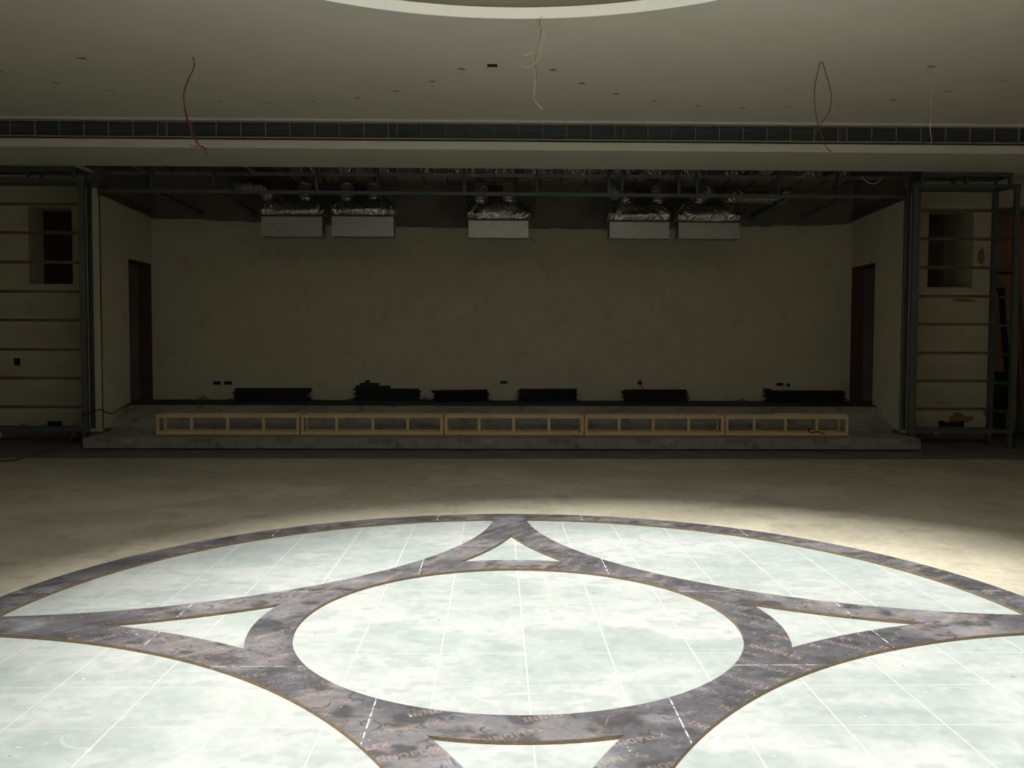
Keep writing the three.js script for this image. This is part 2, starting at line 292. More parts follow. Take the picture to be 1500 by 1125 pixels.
// ---- main ceiling with cut-outs, the round rim and the skylight drum
const lamps = [[0, 105], [81, 122], [162, 134], [243, 144], [320, 150], [391, 152], [458, 150], [523, 144], [580, 134], [633, 120], [676, 102], [810, 103], [852, 123], [902, 138], [958, 149], [1021, 156], [1087, 159], [1156, 158], [1230, 155], [1308, 147], [1388, 135], [1470, 120]].map(([x, y]) => onY(x, y, YC));
const hatches = [[721, 97], [1364, 98], [120, 86]].map(([x, y]) => onY(x, y, YC));
{
  const s = poly([[XL, ZFAS - 0.04], [XR, ZFAS - 0.04], [XR, ZN], [XL, ZN]]);
  s.holes.push(circ(CX, CZ, RRIM));
  for (const p of lamps) s.holes.push(circ(p[0], p[2], 0.041));
  hatches.forEach((p, i) => s.holes.push(i ? rectPath(p[0] - 0.05, p[0] + 0.05, p[2] - 0.034, p[2] + 0.034) : rectPath(p[0] - 0.052, p[0] + 0.052, p[2] - 0.07, p[2] + 0.07)));
  const ceiling = struct('ceiling', slab(s, YC, YC + 0.014, 96), M.paint, 'off-white plasterboard ceiling with small cut-outs and a round opening');
  const up = circ(CX, CZ, RRIM + 0.03, THREE.Shape); up.holes.push(circ(CX, CZ, RRIM - 0.001));
  part(ceiling, 'rim_upstand', slab(up, YC + 0.0005, YC + 0.098, 96), M.paint);
  const cf = circ(CX, CZ, 4.05, THREE.Shape); cf.holes.push(circ(CX, CZ, RRIM + 0.03));
  part(ceiling, 'cove_shelf', slab(cf, YC + 0.06, YC + 0.085, 96), M.paint);
  const cw = circ(CX, CZ, 4.05, THREE.Shape); cw.holes.push(circ(CX, CZ, 3.92));
  part(ceiling, 'cove_wall', slab(cw, YC + 0.085, YC + 0.33, 96), M.paint);
  const uc = circ(CX, CZ, 4.05, THREE.Shape); uc.holes.push(circ(CX, CZ, RDRUM));
  part(ceiling, 'upper_ring', slab(uc, YC + 0.30, YC + 0.34, 96), M.paint);
  const dr = circ(CX, CZ, RDRUM + 0.15, THREE.Shape); dr.holes.push(circ(CX, CZ, RDRUM));
  part(ceiling, 'skylight_drum', slab(dr, YC + 0.34, YROOF, 96), M.paint);
  const rf = poly([[XL - 0.3, -17.3], [XR + 0.3, -17.3], [XR + 0.3, ZN + 0.3], [XL - 0.3, ZN + 0.3]]); rf.holes.push(circ(CX, CZ, RDRUM));
  struct('ceiling_roof_slab', slab(rf, YROOF, YROOF + 0.25, 96), M.rawConcrete, 'bare concrete roof slab over the stage');
}
{
  const sk = thing('skylight', 'round glazed skylight above the hall', 'skylight', [CX, YROOF, CZ]);
  part(sk, 'glass', new THREE.CircleGeometry(RDRUM - 0.01, 64).rotateX(-Math.PI / 2).translate(CX, YROOF + 0.1, CZ), M.glass);
  for (const k of [-1, 0, 1]) { part(sk, 'mullion', box(CX - Math.sqrt(11.25 - k * k * 2.25) + 0.02, CX + Math.sqrt(11.25 - k * k * 2.25) - 0.02, YROOF + 0.02, YROOF + 0.09, CZ + k * 1.5 - 0.02, CZ + k * 1.5 + 0.02), M.frameAl); }
}

// ---- outer walls of the hall (behind the camera and to the sides)
struct('wall_left', box(XL - 0.3, XL, -0.3, YROOF, -17.3, ZN + 0.3), M.plaster);
struct('wall_right', box(XR, XR + 0.3, -0.3, YROOF, -17.3, ZN + 0.3), M.plaster);
struct('wall_rear', box(XL, XR, -0.3, YROOF, ZN, ZN + 0.3), M.plaster);
struct('wall_far', box(XL, XR, -0.3, YROOF, -17.3, -17.0), M.rawConcrete);

// ---- bulkhead: fascia with groove, soffit
{
  const f = struct('trim_1', merge([box(XL, XR, 4.30, YC, ZFAS - 0.06, ZFAS - 0.012), box(XL, XR, YS, 4.052, ZFAS - 0.08, ZFAS)]), M.paint, 'pale fascia band below the long air grille');
  f.name = 'trim_1';
  struct('trim_2', merge([box(XL, XR, 4.0525, 4.0815, ZFAS - 0.09, ZFAS - 0.081), box(XL, XR, 4.30, 4.34, ZFAS - 0.075, ZFAS - 0.0605)]), M.paint, 'back of the narrow groove under the long air grille').name = 'trim_2';
  const s = struct('ceiling_soffit', box(XL, XR, YS, YS + 0.016, ZSOF, ZFAS - 0.08), M.paint, 'lower off-white plasterboard soffit in front of the stage');
  part(s, 'side_soffit', box(XL, SL - 0.06, YS, YS + 0.016, ZW, ZSOF), M.paint);
  part(s, 'side_soffit', box(SR + 0.10, XR, YS, YS + 0.016, ZW, ZSOF), M.paint);
}

// ---- stage walls
{
  const wb = struct('wall_back', box(SL - 1.9, SR + 1.9, 0, YROOF, ZB - 0.22, ZB - 0.016), M.rawConcrete, 'stage back wall, plastered below and bare concrete above');
  const top = [[SR + 0.0, 3.53], [5.4, 3.50], [4.5, 3.47], [3.6, 3.46], [2.6, 3.42], [1.7, 3.41], [0.9, 3.42], [0.1, 3.405], [-0.8, 3.42], [-1.7, 3.425], [-2.5, 3.44], [-3.4, 3.48], [-4.4, 3.51], [-5.2, 3.54], [SL, 3.55]];
  const pts = [[SL, DECK - 0.02], [SR, DECK - 0.02]];
  for (let i = 0; i < top.length - 1; i++) for (let k = 0; k < 7; k++) { const t = k / 7, a = top[i], b = top[i + 1]; pts.push([a[0] + (b[0] - a[0]) * t, a[1] + (b[1] - a[1]) * t + jit(0.012)]); }
  pts.push([SL, 3.55]);
  part(wb, 'plaster', panel(poly(pts), ZB, ZB - 0.016), M.plaster, 'cream plaster with a ragged upper edge');
  for (let i = 0; i < 22; i++) { const x = SL + 0.2 + rnd() * 11.4, w = 0.04 + rnd() * 0.12, h = 0.02 + rnd() * rnd() * 0.1, p = []; for (let k = 0; k <= 8; k++) p.push([x - w + 2 * w * k / 8, DECK + Math.max(0.012, h * Math.sin(Math.PI * k / 8) * (0.6 + rnd() * 0.5))]); part(wb, 'mortar_smear', panel(poly([[x - w, DECK], ...p, [x + w, DECK]].slice(0, -1).concat([[x + w, DECK]])), ZB + 0.001, ZB - 0.006), M.concrete); }
}
function stageSide(name, xi, s, label) {                              // xi: inner face, s: -1 left, 1 right
  const T = 0.2, zf = -13.1, d0 = -14.08, d1 = ZB + 0.03, dt = 2.79;
  const w = struct(name, merge([box(xi, xi + s * T, 0, YROOF, d0, zf - 0.012), box(xi, xi + s * T, dt, YROOF, ZB, d0), box(xi, xi + s * T, 0, DECK - 0.03, ZB, d0)]), M.rawConcrete, label);
  // plaster skins on the inner face and on the end
  const g = panel((() => { const q = poly([[-zf, 0.2], [-d0, 0.2], [-d0, dt], [-ZB, dt], [-ZB, 3.56], [14.4, 3.585], [13.8, 3.60], [-zf, 3.63]]); return q; })(), 0.012, 0);
  g.rotateY(Math.PI / 2); g.translate(s < 0 ? xi : xi - 0.012, 0, 0);
  part(w, 'plaster', uvw(g), M.plaster, 'cream plaster on the stage side wall');
  part(w, 'end_plaster', box(xi - s * 0.012, xi + s * T, 0.16, 3.72, zf - 0.012, zf), M.plaster);
  // wooden jamb lining and the dark room beyond
  const d = struct(s < 0 ? 'door_1' : 'door_2', merge([box(xi, xi + s * T, DECK, dt, d1 - 0.03, d1), box(xi, xi + s * T, DECK, dt, d0 - 0.025, d0), box(xi, xi + s * T, dt - 0.025, dt, d1, d0 - 0.025)]), M.jamb, 'red brown wooden door lining in the stage side wall');
  d.name = s < 0 ? 'door_1' : 'door_2';
  return w;
}
stageSide('wall_stage_left', SL, -1, 'left stage side wall of cream plaster with a doorway');
stageSide('wall_stage_right', SR, 1, 'right stage side wall of cream plaster with a doorway');
struct('floor_backstage', merge([box(SL - 1.9, SL - 0.2, 0, DECK, ZB - 0.016, -14.16), box(SR + 0.2, SR + 1.9, 0, DECK, ZB - 0.016, -14.16)]), M.screed);

// ---- walls with a deep niche, left and right of the stage
{
  const nl0 = onZ(41, 303, ZW), nl1 = onZ(107, 416, ZW), nr0 = onZ(1361, 308, ZW), nr1 = onZ(1424, 421, ZW);
  const a = poly([[XL, 0], [SL - 0.2, 0], [SL - 0.2, YS], [XL, YS]]); a.holes.push(rectPath(nl0[0], nl1[0], nl1[1], nl0[1]));
  const wl = struct('wall_niche_left', panel(a, ZW, ZW - 0.45), M.plaster, 'cream plaster wall with a dark niche behind the left stud frame');
  const XE = onZ(1456, 450, ZW)[0];
  const b = poly([[SR + 0.2, 0], [XE, 0], [XE, YS], [SR + 0.2, YS]]); b.holes.push(rectPath(nr0[0], nr1[0], nr1[1], nr0[1]));
  const wr = struct('wall_niche_right', panel(b, ZW, ZW - 0.45), M.plaster, 'cream plaster wall with a dark niche behind the right stud frame');
  part(wr, 'beam', box(XE, XR, 3.62, YS, ZW - 0.45, ZW), M.plaster);
  const c = poly([[XE - 0.2, 0], [XR, 0], [XR, YS], [XE - 0.2, YS]]); c.holes.push(rectPath(onZ(1494, 400, -14.9)[0], 9.2, 0.003, onZ(1494, 400, -14.9)[1]));
  struct('wall_recess_right', panel(c, -14.9, -15.1), M.reddish, 'reddish plaster wall of the recess with a doorway');
  // mortar patches and stains on the niche walls
  const blob = (w, x, y, rx, ry, m) => { const o = onZ(x, y, ZW), p = []; for (let k = 0; k < 22; k++) { const t = k / 22 * Math.PI * 2, r = 0.75 + rnd() * 0.5; p.push([o[0] + Math.cos(t) * rx * r, o[1] + Math.sin(t) * ry * r]); } part(w, 'mortar_patch', panel(poly(p), ZW + 0.004, ZW - 0.004), m); };
  blob(wr, 1405, 613, 0.2, 0.085, M.brownPatch); blob(wr, 1412, 440, 0.2, 0.03, M.brownPatch); blob(wr, 1437, 375, 0.05, 0.12, M.brownPatch); blob(wr, 1445, 605, 0.06, 0.05, M.brownPatch);
  const foot = (w, x0, x1, h) => { const p = [[x0, 0]]; for (let k = 0; k <= 40; k++) p.push([x0 + (x1 - x0) * k / 40, h + jit(0.05)]); p.push([x1, 0]); part(w, 'bare_base', panel(poly(p), ZW + 0.005, ZW - 0.004), M.screed); };
  foot(wl, -7.6, SL - 0.24, 0.17); foot(wr, SR + 0.24, XE - 0.02, 0.12);
}
// closing pieces of the spaces behind the walls
struct('wall_recess_side', box(onZ(1456, 450, ZW)[0] - 0.2, onZ(1456, 450, ZW)[0], 0, YROOF, -14.9, ZW - 0.45), M.plaster);
struct('wall_void_left', box(SL - 1.95, SL - 1.9, 0, YROOF, -15.25, ZW - 0.45), M.rawConcrete);
struct('wall_void_right', box(SR + 1.9, SR + 1.95, 0, YROOF, -15.25, -14.92), M.rawConcrete);

// ---- stage: lower step, concrete fill and deck
const ZSTEP = -12.32, STEP = 0.155, XS0 = -5.73, XS1 = 5.985;
{
  const t = thing('stage_platform', 'low concrete stage with a wide front step and a dark deck', 'stage', [0.12, 0, ZSTEP]);
  part(t, 'step', rbox(XS0, XS1, 0, STEP, -13.5, ZSTEP, 0.008), M.concrete, 'grey concrete step');
  const prof = new THREE.Shape([[13.33, 0], [13.33, 0.215], [13.42, 0.26], [13.88, 0.495], [15.026, 0.495], [15.026, 0]].map(([z, y]) => new THREE.Vector2(-z, y)));
  const g2 = new THREE.ExtrudeGeometry(prof, { depth: SR - SL - 0.026, bevelEnabled: false });
  g2.applyMatrix4(new THREE.Matrix4().makeBasis(new THREE.Vector3(0, 0, 1), new THREE.Vector3(0, 1, 0), new THREE.Vector3(-1, 0, 0)).setPosition(SR - 0.013, 0, 0));
  part(t, 'concrete_fill', uvw(g2), M.concrete, 'rough grey concrete rising to the deck');
  part(t, 'deck', box(SL + 0.013, SR - 0.013, 0.500, DECK, ZB + 0.003, -13.93), M.deck, 'dark stage deck boards');
}

// ================================================================ things
// ---- plywood medallion template on the floor
{
  const TH = 0.014, Y0 = 0.0008, A = 2.95, R1 = 2.822, R2 = 3.06, RI = 1.135, RO = 1.36, OUT = 2.98, INN = 2.76, NSEG = 180;
  const t = thing('plywood_template', 'dark film-faced plywood star and rings laid flat on the pale tiles', 'plywood', [CX, Y0, CZ]);
  const arcPts = (cx, cz, r, a0, a1, n) => { const o = []; for (let i = 0; i <= n; i++) { const a = a0 + (a1 - a0) * i / n; o.push([cx + r * Math.cos(a), cz + r * Math.sin(a)]); } return o; };
  const mat0 = new THREE.MeshBasicMaterial(), ev = new Evaluator(); ev.attributes = ['position', 'normal']; ev.useGroups = false;
  const brush = (shape, y0, y1, seg) => { const g = slab(shape, y0, y1, seg); g.deleteAttribute('uv'); const b = new Brush(g, mat0); b.updateMatrixWorld(); return b; };
  // ring
  const ro = circ(0, 0, OUT, THREE.Shape); ro.holes.push(circ(0, 0, INN));
  // star: four concave arcs between the tips, tips reach into the ring
  const star = [];
  for (let q = 0; q < 4; q++) {
    const c = [[A, A], [-A, A], [-A, -A], [A, -A]][q], tipR = 2.87;
    // arc from tip on one axis to tip on the next
    const axes = [[1, 0], [0, 1], [-1, 0], [0, -1]], u = axes[q], v = axes[(q + 1) % 4];
    const on = (ax, other) => { const along = tipR, d = A - along, lat = A - Math.sqrt(R1 * R1 - d * d); return [ax[0] * along + other[0] * lat, ax[1] * along + other[1] * lat]; };
    const p = on(u, v), e = on(v, u); let a0 = Math.atan2(p[1] - c[1], p[0] - c[0]), a1 = Math.atan2(e[1] - c[1], e[0] - c[0]);
    while (a1 - a0 > Math.PI) a1 -= 2 * Math.PI; while (a1 - a0 < -Math.PI) a1 += 2 * Math.PI;
    star.push(...arcPts(c[0], c[1], R1, a0, a1, 60));
  }
  const ss = poly(star); ss.holes.push(circ(0, 0, RI));
  // windows in the arms
  for (let q = 0; q < 4; q++) {
    const ca = Math.cos(q * Math.PI / 2), sa = Math.sin(q * Math.PI / 2), tipx = A - Math.sqrt(R2 * R2 - A * A);
    // corner where the ring circle meets the arc circle (centre A,A)
    const D = A * Math.SQRT2, al = (RO * RO - R2 * R2 + D * D) / (2 * D), hh = Math.sqrt(Math.max(0, RO * RO - al * al)), k = Math.SQRT1_2;
    const cxp = [al * k + hh * k, al * k - hh * k], cAng = Math.atan2(cxp[1], cxp[0]);
    const w = [];
    w.push(...arcPts(0, 0, RO, -cAng, cAng, 20));
    const b0 = Math.atan2(cxp[1] - A, cxp[0] - A), b1 = Math.atan2(-A, tipx - A); w.push(...arcPts(A, A, R2, b0, b1, 24).slice(1));
    w.push(...arcPts(A, -A, R2, -b1, -b0, 24).slice(1, -1));
    const rot = w.map(([x, z]) => [x * ca - z * sa, x * sa + z * ca]); const h = new THREE.Path(); rot.forEach(([x, z], i) => (i ? h.lineTo(x, z) : h.moveTo(x, z))); h.closePath(); ss.holes.push(h);
  }
  const all = ev.evaluate(brush(ro, 0, TH, NSEG), brush(ss, 0, TH, 90), ADDITION); all.updateMatrixWorld();
  const finish = (geo) => {                                           // top in film, cut edges in raw ply
    const n = geo.index ? geo.toNonIndexed() : geo; n.translate(CX, Y0, CZ); n.computeVertexNormals();
    const p = n.attributes.position, top = [], side = [];
    for (let i = 0; i < p.count; i += 3) { (Math.abs(n.attributes.normal.getY(i)) > 0.7 ? top : side).push(i); }
    const pos = new Float32Array(p.count * 3), nor = new Float32Array(p.count * 3), uv = new Float32Array(p.count * 2); let o = 0;
    for (const list of [top, side]) for (const i of list) for (let k = 0; k < 3; k++) {
      const x = p.getX(i + k), y = p.getY(i + k), z = p.getZ(i + k), e = list === side;
      pos.set([x, y, z], o * 3); nor.set([n.attributes.normal.getX(i), n.attributes.normal.getY(i), n.attributes.normal.getZ(i)], o * 3); uv.set(e ? [Math.atan2(z - CZ, x - CX) * 2, y] : [x, -z], o * 2); o++;
    }
    const g = new THREE.BufferGeometry(); g.setAttribute('position', new THREE.BufferAttribute(pos, 3)); g.setAttribute('normal', new THREE.BufferAttribute(nor, 3)); g.setAttribute('uv', new THREE.BufferAttribute(uv, 2));
    g.addGroup(0, top.length * 3, 0); g.addGroup(top.length * 3, side.length * 3, 1); return g;
  };
  const cut = (x0, x1, z0, z1, y0, y1) => { const g = new THREE.BoxGeometry(x1 - x0, y1 - y0, z1 - z0); g.deleteAttribute('uv'); const b = new Brush(g, mat0); b.position.set((x0 + x1) / 2, (y0 + y1) / 2, (z0 + z1) / 2); b.updateMatrixWorld(); return b; };
  const S = 1.2, G = 0.0032;
  for (let i = -2; i <= 2; i++) for (let j = -2; j <= 2; j++) {
    const r = ev.evaluate(all, cut(i === -2 ? -3.2 : (i - 0.5) * S + G, i === 2 ? 3.2 : (i + 0.5) * S - G, j === -2 ? -3.2 : (j - 0.5) * S + G, j === 2 ? 3.2 : (j + 0.5) * S - G, -0.1, 0.1), INTERSECTION);
    if (r.geometry.attributes.position.count && (r.geometry.drawRange.count || 1)) {
      const g = r.geometry.clone(); if (r.geometry.index && r.geometry.drawRange.count !== Infinity) g.setIndex(Array.from(r.geometry.index.array.slice(0, r.geometry.drawRange.count)));
      const f = finish(g); if (f.attributes.position.count) part(t, 'plywood_sheet', f, [M.film, M.plyEdge]);
    }
  }
  for (let k = 0; k < 8; k++) {                                       // putty in the joints between the sheets
    const c = ((k % 4) - 1.5) * S, r = ev.evaluate(all, k < 4 ? cut(c - G + 0.0002, c + G - 0.0002, -3.1, 3.1, -0.1, TH - 0.0006) : cut(-3.1, 3.1, c - G + 0.0002, c + G - 0.0002, -0.1, TH - 0.0006), INTERSECTION);
    const g = r.geometry.clone(); if (r.geometry.index && r.geometry.drawRange.count !== Infinity) g.setIndex(Array.from(r.geometry.index.array.slice(0, r.geometry.drawRange.count)));
    const n = g.index ? g.toNonIndexed() : g; if (n.attributes.position.count) { n.translate(CX, Y0, CZ); for (const q of islands(n)) part(t, 'joint_putty', uvw(q), M.putty, 'white putty line'); }
  }
}

// ---- long air grille in the fascia, in modules
{
  const zf = ZFAS - 0.016, y0 = 4.082, y1 = 4.292, starts = [-430, -94, 244, 582, 914, 1241, 1578].map((x) => onZ(x, 195, zf)[0]);
  for (let m = 0; m < starts.length - 1; m++) {
    const a = starts[m] + 0.001, b = starts[m + 1] - 0.001;
    const where = ['out by the left wall', 'over the left stud frame', 'over the left half of the stage', 'over the middle of the stage', 'over the right half of the stage', 'over the right stud frame'][m];
    const t = thing('air_grille', `long dark louvred air grille in the fascia ${where}`, 'air grille', [(a + b) / 2, y0, zf], 'linear air grilles in the fascia');
    part(t, 'frame', merge([box(a, b, y1 - 0.012, y1, zf - 0.03, zf + 0.006), box(a, b, y0, y0 + 0.012, zf - 0.03, zf + 0.006), box(a, a + 0.003, y0, y1, zf - 0.03, zf + 0.004), box(b - 0.003, b, y0, y1, zf - 0.03, zf + 0.004)]), M.grille);
    const cw = (b - a - 0.115) / 9;
    for (let k = 1; k <= 9; k++) part(t, 'divider', box(a + k * cw - 0.0035, a + k * cw + 0.0035, y0 + 0.012, y1 - 0.012, zf - 0.028, zf + 0.003), M.grille);
    const sl = []; for (let k = 0; k < 9; k++) { const g = new THREE.BoxGeometry(b - a - 0.018, 0.0035, 0.022); g.rotateX(0.6); g.translate((a + b) / 2, y0 + 0.026 + k * 0.0198, zf - 0.016); sl.push(g); }
    part(t, 'louvers', merge(sl), M.louver, 'dark horizontal louvers');
    part(t, 'plenum_box', merge([box(a, b, y0, y1, zf - 0.2, zf - 0.19), box(a, b, y0 - 0.004, y0 + 0.002, zf - 0.19, zf - 0.03), box(a, b, y1 - 0.002, y1 + 0.004, zf - 0.19, zf - 0.03)]), M.steel);
  }
}

// ---- empty downlight cans over the cut-outs, and square junction openings
lamps.forEach((p, i) => {
  const t = thing('downlight_ring', `${nth(i < 11 ? 10 - i : i - 11)} round downlight cut-out going from the middle square opening towards the ${i < 11 ? 'twisted' : 'looped'} red wires`, 'downlight', [p[0], YC + 0.014, p[2]], 'round downlight cut-outs in the ceiling');
  const ring = new THREE.LatheGeometry([[0.048, 0.0], [0.043, 0.0], [0.043, 0.006], [0.048, 0.006], [0.048, 0.0]].map(([r, y]) => new THREE.Vector2(r, y)), 20); ring.translate(p[0], YC + 0.0145, p[2]);
  part(t, 'ring', ring, M.steel);
  for (const s of [-1, 1]) part(t, 'spring_clip', tube([[p[0] + s * 0.043, YC + 0.018, p[2]], [p[0] + s * 0.036, YC + 0.004, p[2] + 0.004], [p[0] + s * 0.05, YC - 0.002, p[2] + 0.003]], 0.0018, 8, 5), M.steel);
});
hatches.forEach((p, i) => {
  const t = thing('junction_opening', ['dark square cut-out with a wire stub between the two arcs of downlights', 'small dark square cut-out above a thin hanging white wire', 'small dark square cut-out left of the hanging red wire'][i], 'ceiling opening', [p[0], YC + 0.014, p[2]]);
  part(t, 'bracket', merge([box(p[0] - 0.075, p[0] + 0.075, YC + 0.0145, YC + 0.02, p[2] + 0.072, p[2] + 0.084), box(p[0] - 0.075, p[0] + 0.075, YC + 0.0145, YC + 0.02, p[2] - 0.084, p[2] - 0.072)]), M.steel);
  part(t, 'wire_stub', tube([[p[0] - 0.05, YC + 0.02, p[2] - 0.075], [p[0] - 0.02, YC + 0.016, p[2] - 0.01], [p[0] + 0.015, YC + 0.012, p[2] - 0.02], [p[0] + 0.04, YC + 0.03, p[2] + 0.01]], 0.004, 16, 5), M.brownWire);
});

// ---- wires hanging from the ceiling (pixel paths at the depth of the point they hang from)
function hangWire(name, label, start, paths, Y) {
  const o = onY(...start, Y), t = thing(name, label, 'wire', o);
  for (const { pts, r, m, dz = 0, n = 'strand' } of paths) {
    const P = pts.map(([x, y], i) => { const q = onZ(x, y, o[2] + (i ? dz + jit(0.012) : 0)); return q; });
    part(t, n, tube(P, r, 50, 6), m);
  }
}
hangWire('hanging_wire', 'pair of twisted red wires hanging over the left part of the grille', [283, 84], [
  { pts: [[282.5, 84], [285, 96], [277, 115], [270, 135], [270, 155], [276, 182], [283, 200], [290, 214]], r: 0.0046, m: M.redWire },
  { pts: [[283.5, 84], [284, 98], [275, 118], [269, 138], [271, 158], [278, 184], [286, 203], [295, 215], [303, 218]], r: 0.0046, m: M.redWire, dz: 0.012 },
  { pts: [[279, 213], [286, 215], [292, 214], [299, 216], [303, 228]], r: 0.004, m: M.redWire, n: 'frayed_end' }], YC);
hangWire('hanging_wire', 'looped red and grey wires hanging over the right part of the grille', [1203, 90], [
  { pts: [[1202, 90], [1198, 105], [1194, 125], [1193, 145], [1195, 165], [1198, 182], [1204, 200], [1211, 216], [1218, 223]], r: 0.0045, m: M.redWire },
  { pts: [[1204.5, 90], [1209, 105], [1215, 125], [1218, 145], [1214, 165], [1205, 178], [1198, 188], [1193, 199], [1189, 203]], r: 0.0042, m: M.brownWire, dz: 0.01 },
  { pts: [[1195, 168], [1198, 180], [1197, 192], [1190, 203]], r: 0.004, m: M.redWire, n: 'frayed_end' }], YC);
hangWire('hanging_wire', 'cream and brown wire bundle hanging from the rim of the round opening', [785, 13], [
  { pts: [[783, 13], [787, 28], [793, 45], [793, 62], [787, 80], [783, 92], [775, 99], [766, 98], [759, 95]], r: 0.0038, m: M.creamWire },
  { pts: [[788, 13], [793, 26], [796, 44], [796, 64], [791, 84], [783, 95], [784, 110], [783, 128], [782, 145], [789, 155], [795, 161]], r: 0.0036, m: M.creamWire, dz: 0.01 },
  { pts: [[785, 13], [790, 30], [792, 48], [789, 66], [785, 82], [784, 94], [785.5, 108], [783, 122], [779, 132], [782, 146]], r: 0.0032, m: M.brownWire, dz: -0.01 },
  { pts: [[783, 77], [776, 79], [769, 82]], r: 0.003, m: M.creamWire, n: 'loose_end' }], YC + 0.09);
hangWire('hanging_wire', 'thin white wire hanging under a square ceiling cut-out', [1364, 99], [
  { pts: [[1364, 99], [1363.6, 112], [1364, 135], [1363, 150], [1364.5, 165], [1362.5, 182], [1363.5, 198], [1365, 206], [1360, 222]], r: 0.0032, m: M.whiteWire }], YC);

// ---- stud frames left and right of the stage
function studFrame(name, label, X0, X1, xr0, xr1, rungY, s) {
  const zf = -12.7, zr = -13.06, yb = 0.235, yt = 3.74, cx = (X0 + X1) / 2;
  const t = thing(name, label, 'stud frame', [cx, 0, (zf + zr) / 2], 'steel stud frames beside the stage');
  const W = 0.075, D = 0.05;
  for (const [x, z, o] of [[X0, zf, [1, 0, 0]], [X1, zf, [-1, 0, 0]], [xr0, zr, [1, 0, 0]], [xr1, zr, [-1, 0, 0]]]) part(t, 'post', channel([x, yb, z], [x, yt, z], D, 0.075, o), M.steel);
  part(t, 'post', channel([s < 0 ? X1 + 0.055 : X0 - 0.055, yb, zf - 0.1], [s < 0 ? X1 + 0.055 : X0 - 0.055, yt, zf - 0.1], 0.05, 0.05, [0, 0, 1]), M.steel);
  for (const [z, a, b] of [[zf, X0, X1], [zr, xr0, xr1]]) {
    part(t, 'bottom_track', channel([a - 0.04, yb - 0.01, z], [b + 0.04, yb - 0.01, z], 0.06, 0.05, [0, 1, 0]), M.steel);
    part(t, 'top_track', channel([a - 0.04, yt + 0.02, z], [b + 0.04, yt + 0.02, z], 0.06, 0.05, [0, -1, 0]), M.steel);
  }
  for (const [a, b] of [[X0, xr0], [X1, xr1]]) for (const y of [yb - 0.01, yt + 0.02]) part(t, 'side_track', channel([a, y, zf], [b, y, zr], 0.05, 0.045, [0, y > 1 ? -1 : 1, 0]), M.steel);
  for (const y of rungY) {
    const Y = onZ(s < 0 ? 60 : 1400, y, zr)[1];
    part(t, 'rung', channel([xr0 + 0.03, Y, zr], [xr1 - 0.03, Y, zr], 0.042, 0.036, [0, 0, -1]), M.rust);
    const xo = s < 0 ? [X0, xr0] : [X1, xr1]; part(t, 'side_rung', channel([xo[0], Y - 0.02, zf - 0.03], [xo[1], Y - 0.02, zr + 0.03], 0.042, 0.036, [1, 0, 0]), M.steel);
  }
  // upper box below the soffit
  const u0 = X0 + 0.06, u1 = X1 - 0.08;
  for (const z of [zf, zr]) { part(t, 'upper_rail', channel([u0, 3.915, z], [u1, 3.915, z], 0.05, 0.045, [0, -1, 0]), M.steel); for (const x of [u0 + 0.03, (u0 + u1) / 2, u1 - 0.03]) part(t, 'upper_stud', channel([x, 3.785, z], [x, 3.9, z], 0.045, 0.04, [1, 0, 0]), M.steel); }
  for (const x of [u0 + 0.02, u1 - 0.02]) part(t, 'upper_side_rail', channel([x, 3.915, zf], [x, 3.915, zr], 0.045, 0.04, [0, -1, 0]), M.steel);
  for (const [x, z] of [[X0 + 0.02, zf], [X1 - 0.02, zf], [xr0, zr], [xr1, zr]]) if (!(x > XS0 - 0.06 && x < XS1 + 0.06)) part(t, 'foot', box(x - 0.035, x + 0.035, 0 - 0.013, yb - 0.036, z - 0.03, z + 0.03), M.steel);
    else part(t, 'foot', box(x - 0.035, x + 0.035, STEP, yb - 0.036, z - 0.03, z + 0.03), M.steel);
}
studFrame('stud_frame', 'galvanised steel stud ladder frame before the niche wall with a wall switch', -7.34, -5.855, -7.33, -6.03, [299, 341, 384, 427, 469, 512, 554, 596], -1);
studFrame('stud_frame', 'galvanised steel stud ladder frame before the stained niche wall and dark leaning board', 6.0, 7.47, 6.2, 7.36, [308, 350, 392, 434, 475, 517, 558, 599], 1);

// ---- framing above the stage
const YBAR = 3.665, ZBAR = -13.04;
{
  const t = thing('ceiling_rail', 'long thin steel ceiling rail spanning the whole stage opening', 'ceiling rail', [0.12, YBAR, ZBAR]);
  part(t, 'rail', channel([SL + 0.03, YBAR, ZBAR], [SR - 0.03, YBAR - 0.02, ZBAR], 0.05, 0.045, [0, 0, -1]), M.steel);
  for (const px of [223, 314, 464, 554, 680, 787, 892, 911, 994, 1021, 1140, 1228]) { const x = onZ(px, 270, ZBAR - 0.05)[0]; part(t, 'hanger', channel([x, YBAR - 0.02, ZBAR - 0.05], [x, 4.45, ZBAR - 0.05], 0.05, 0.04, [1, 0, 0]), M.steel); }
}
[229, 320, 400, 553, 677, 787, 915, 1019, 1160, 1245].forEach((px, i) => {
  const x = onZ(px, 284, ZBAR - 0.03)[0];
  const t = thing('ceiling_joist', `${nth(i)} steel joist behind the long ceiling rail, counted from the stage wall beside the switch`, 'ceiling joist', [x, YBAR + 0.005, -14], 'steel joists above the stage');
  part(t, 'channel', channel([x, YBAR + 0.005, ZBAR - 0.03], [x, YBAR - 0.02, ZB + 0.01], 0.05, 0.04, [0, 1, 0]), M.steel);
  part(t, 'wall_bracket', box(x - 0.06, x + 0.06, YBAR - 0.1, YBAR + 0.04, ZB - 0.012, ZB + 0.006), M.steel);
});
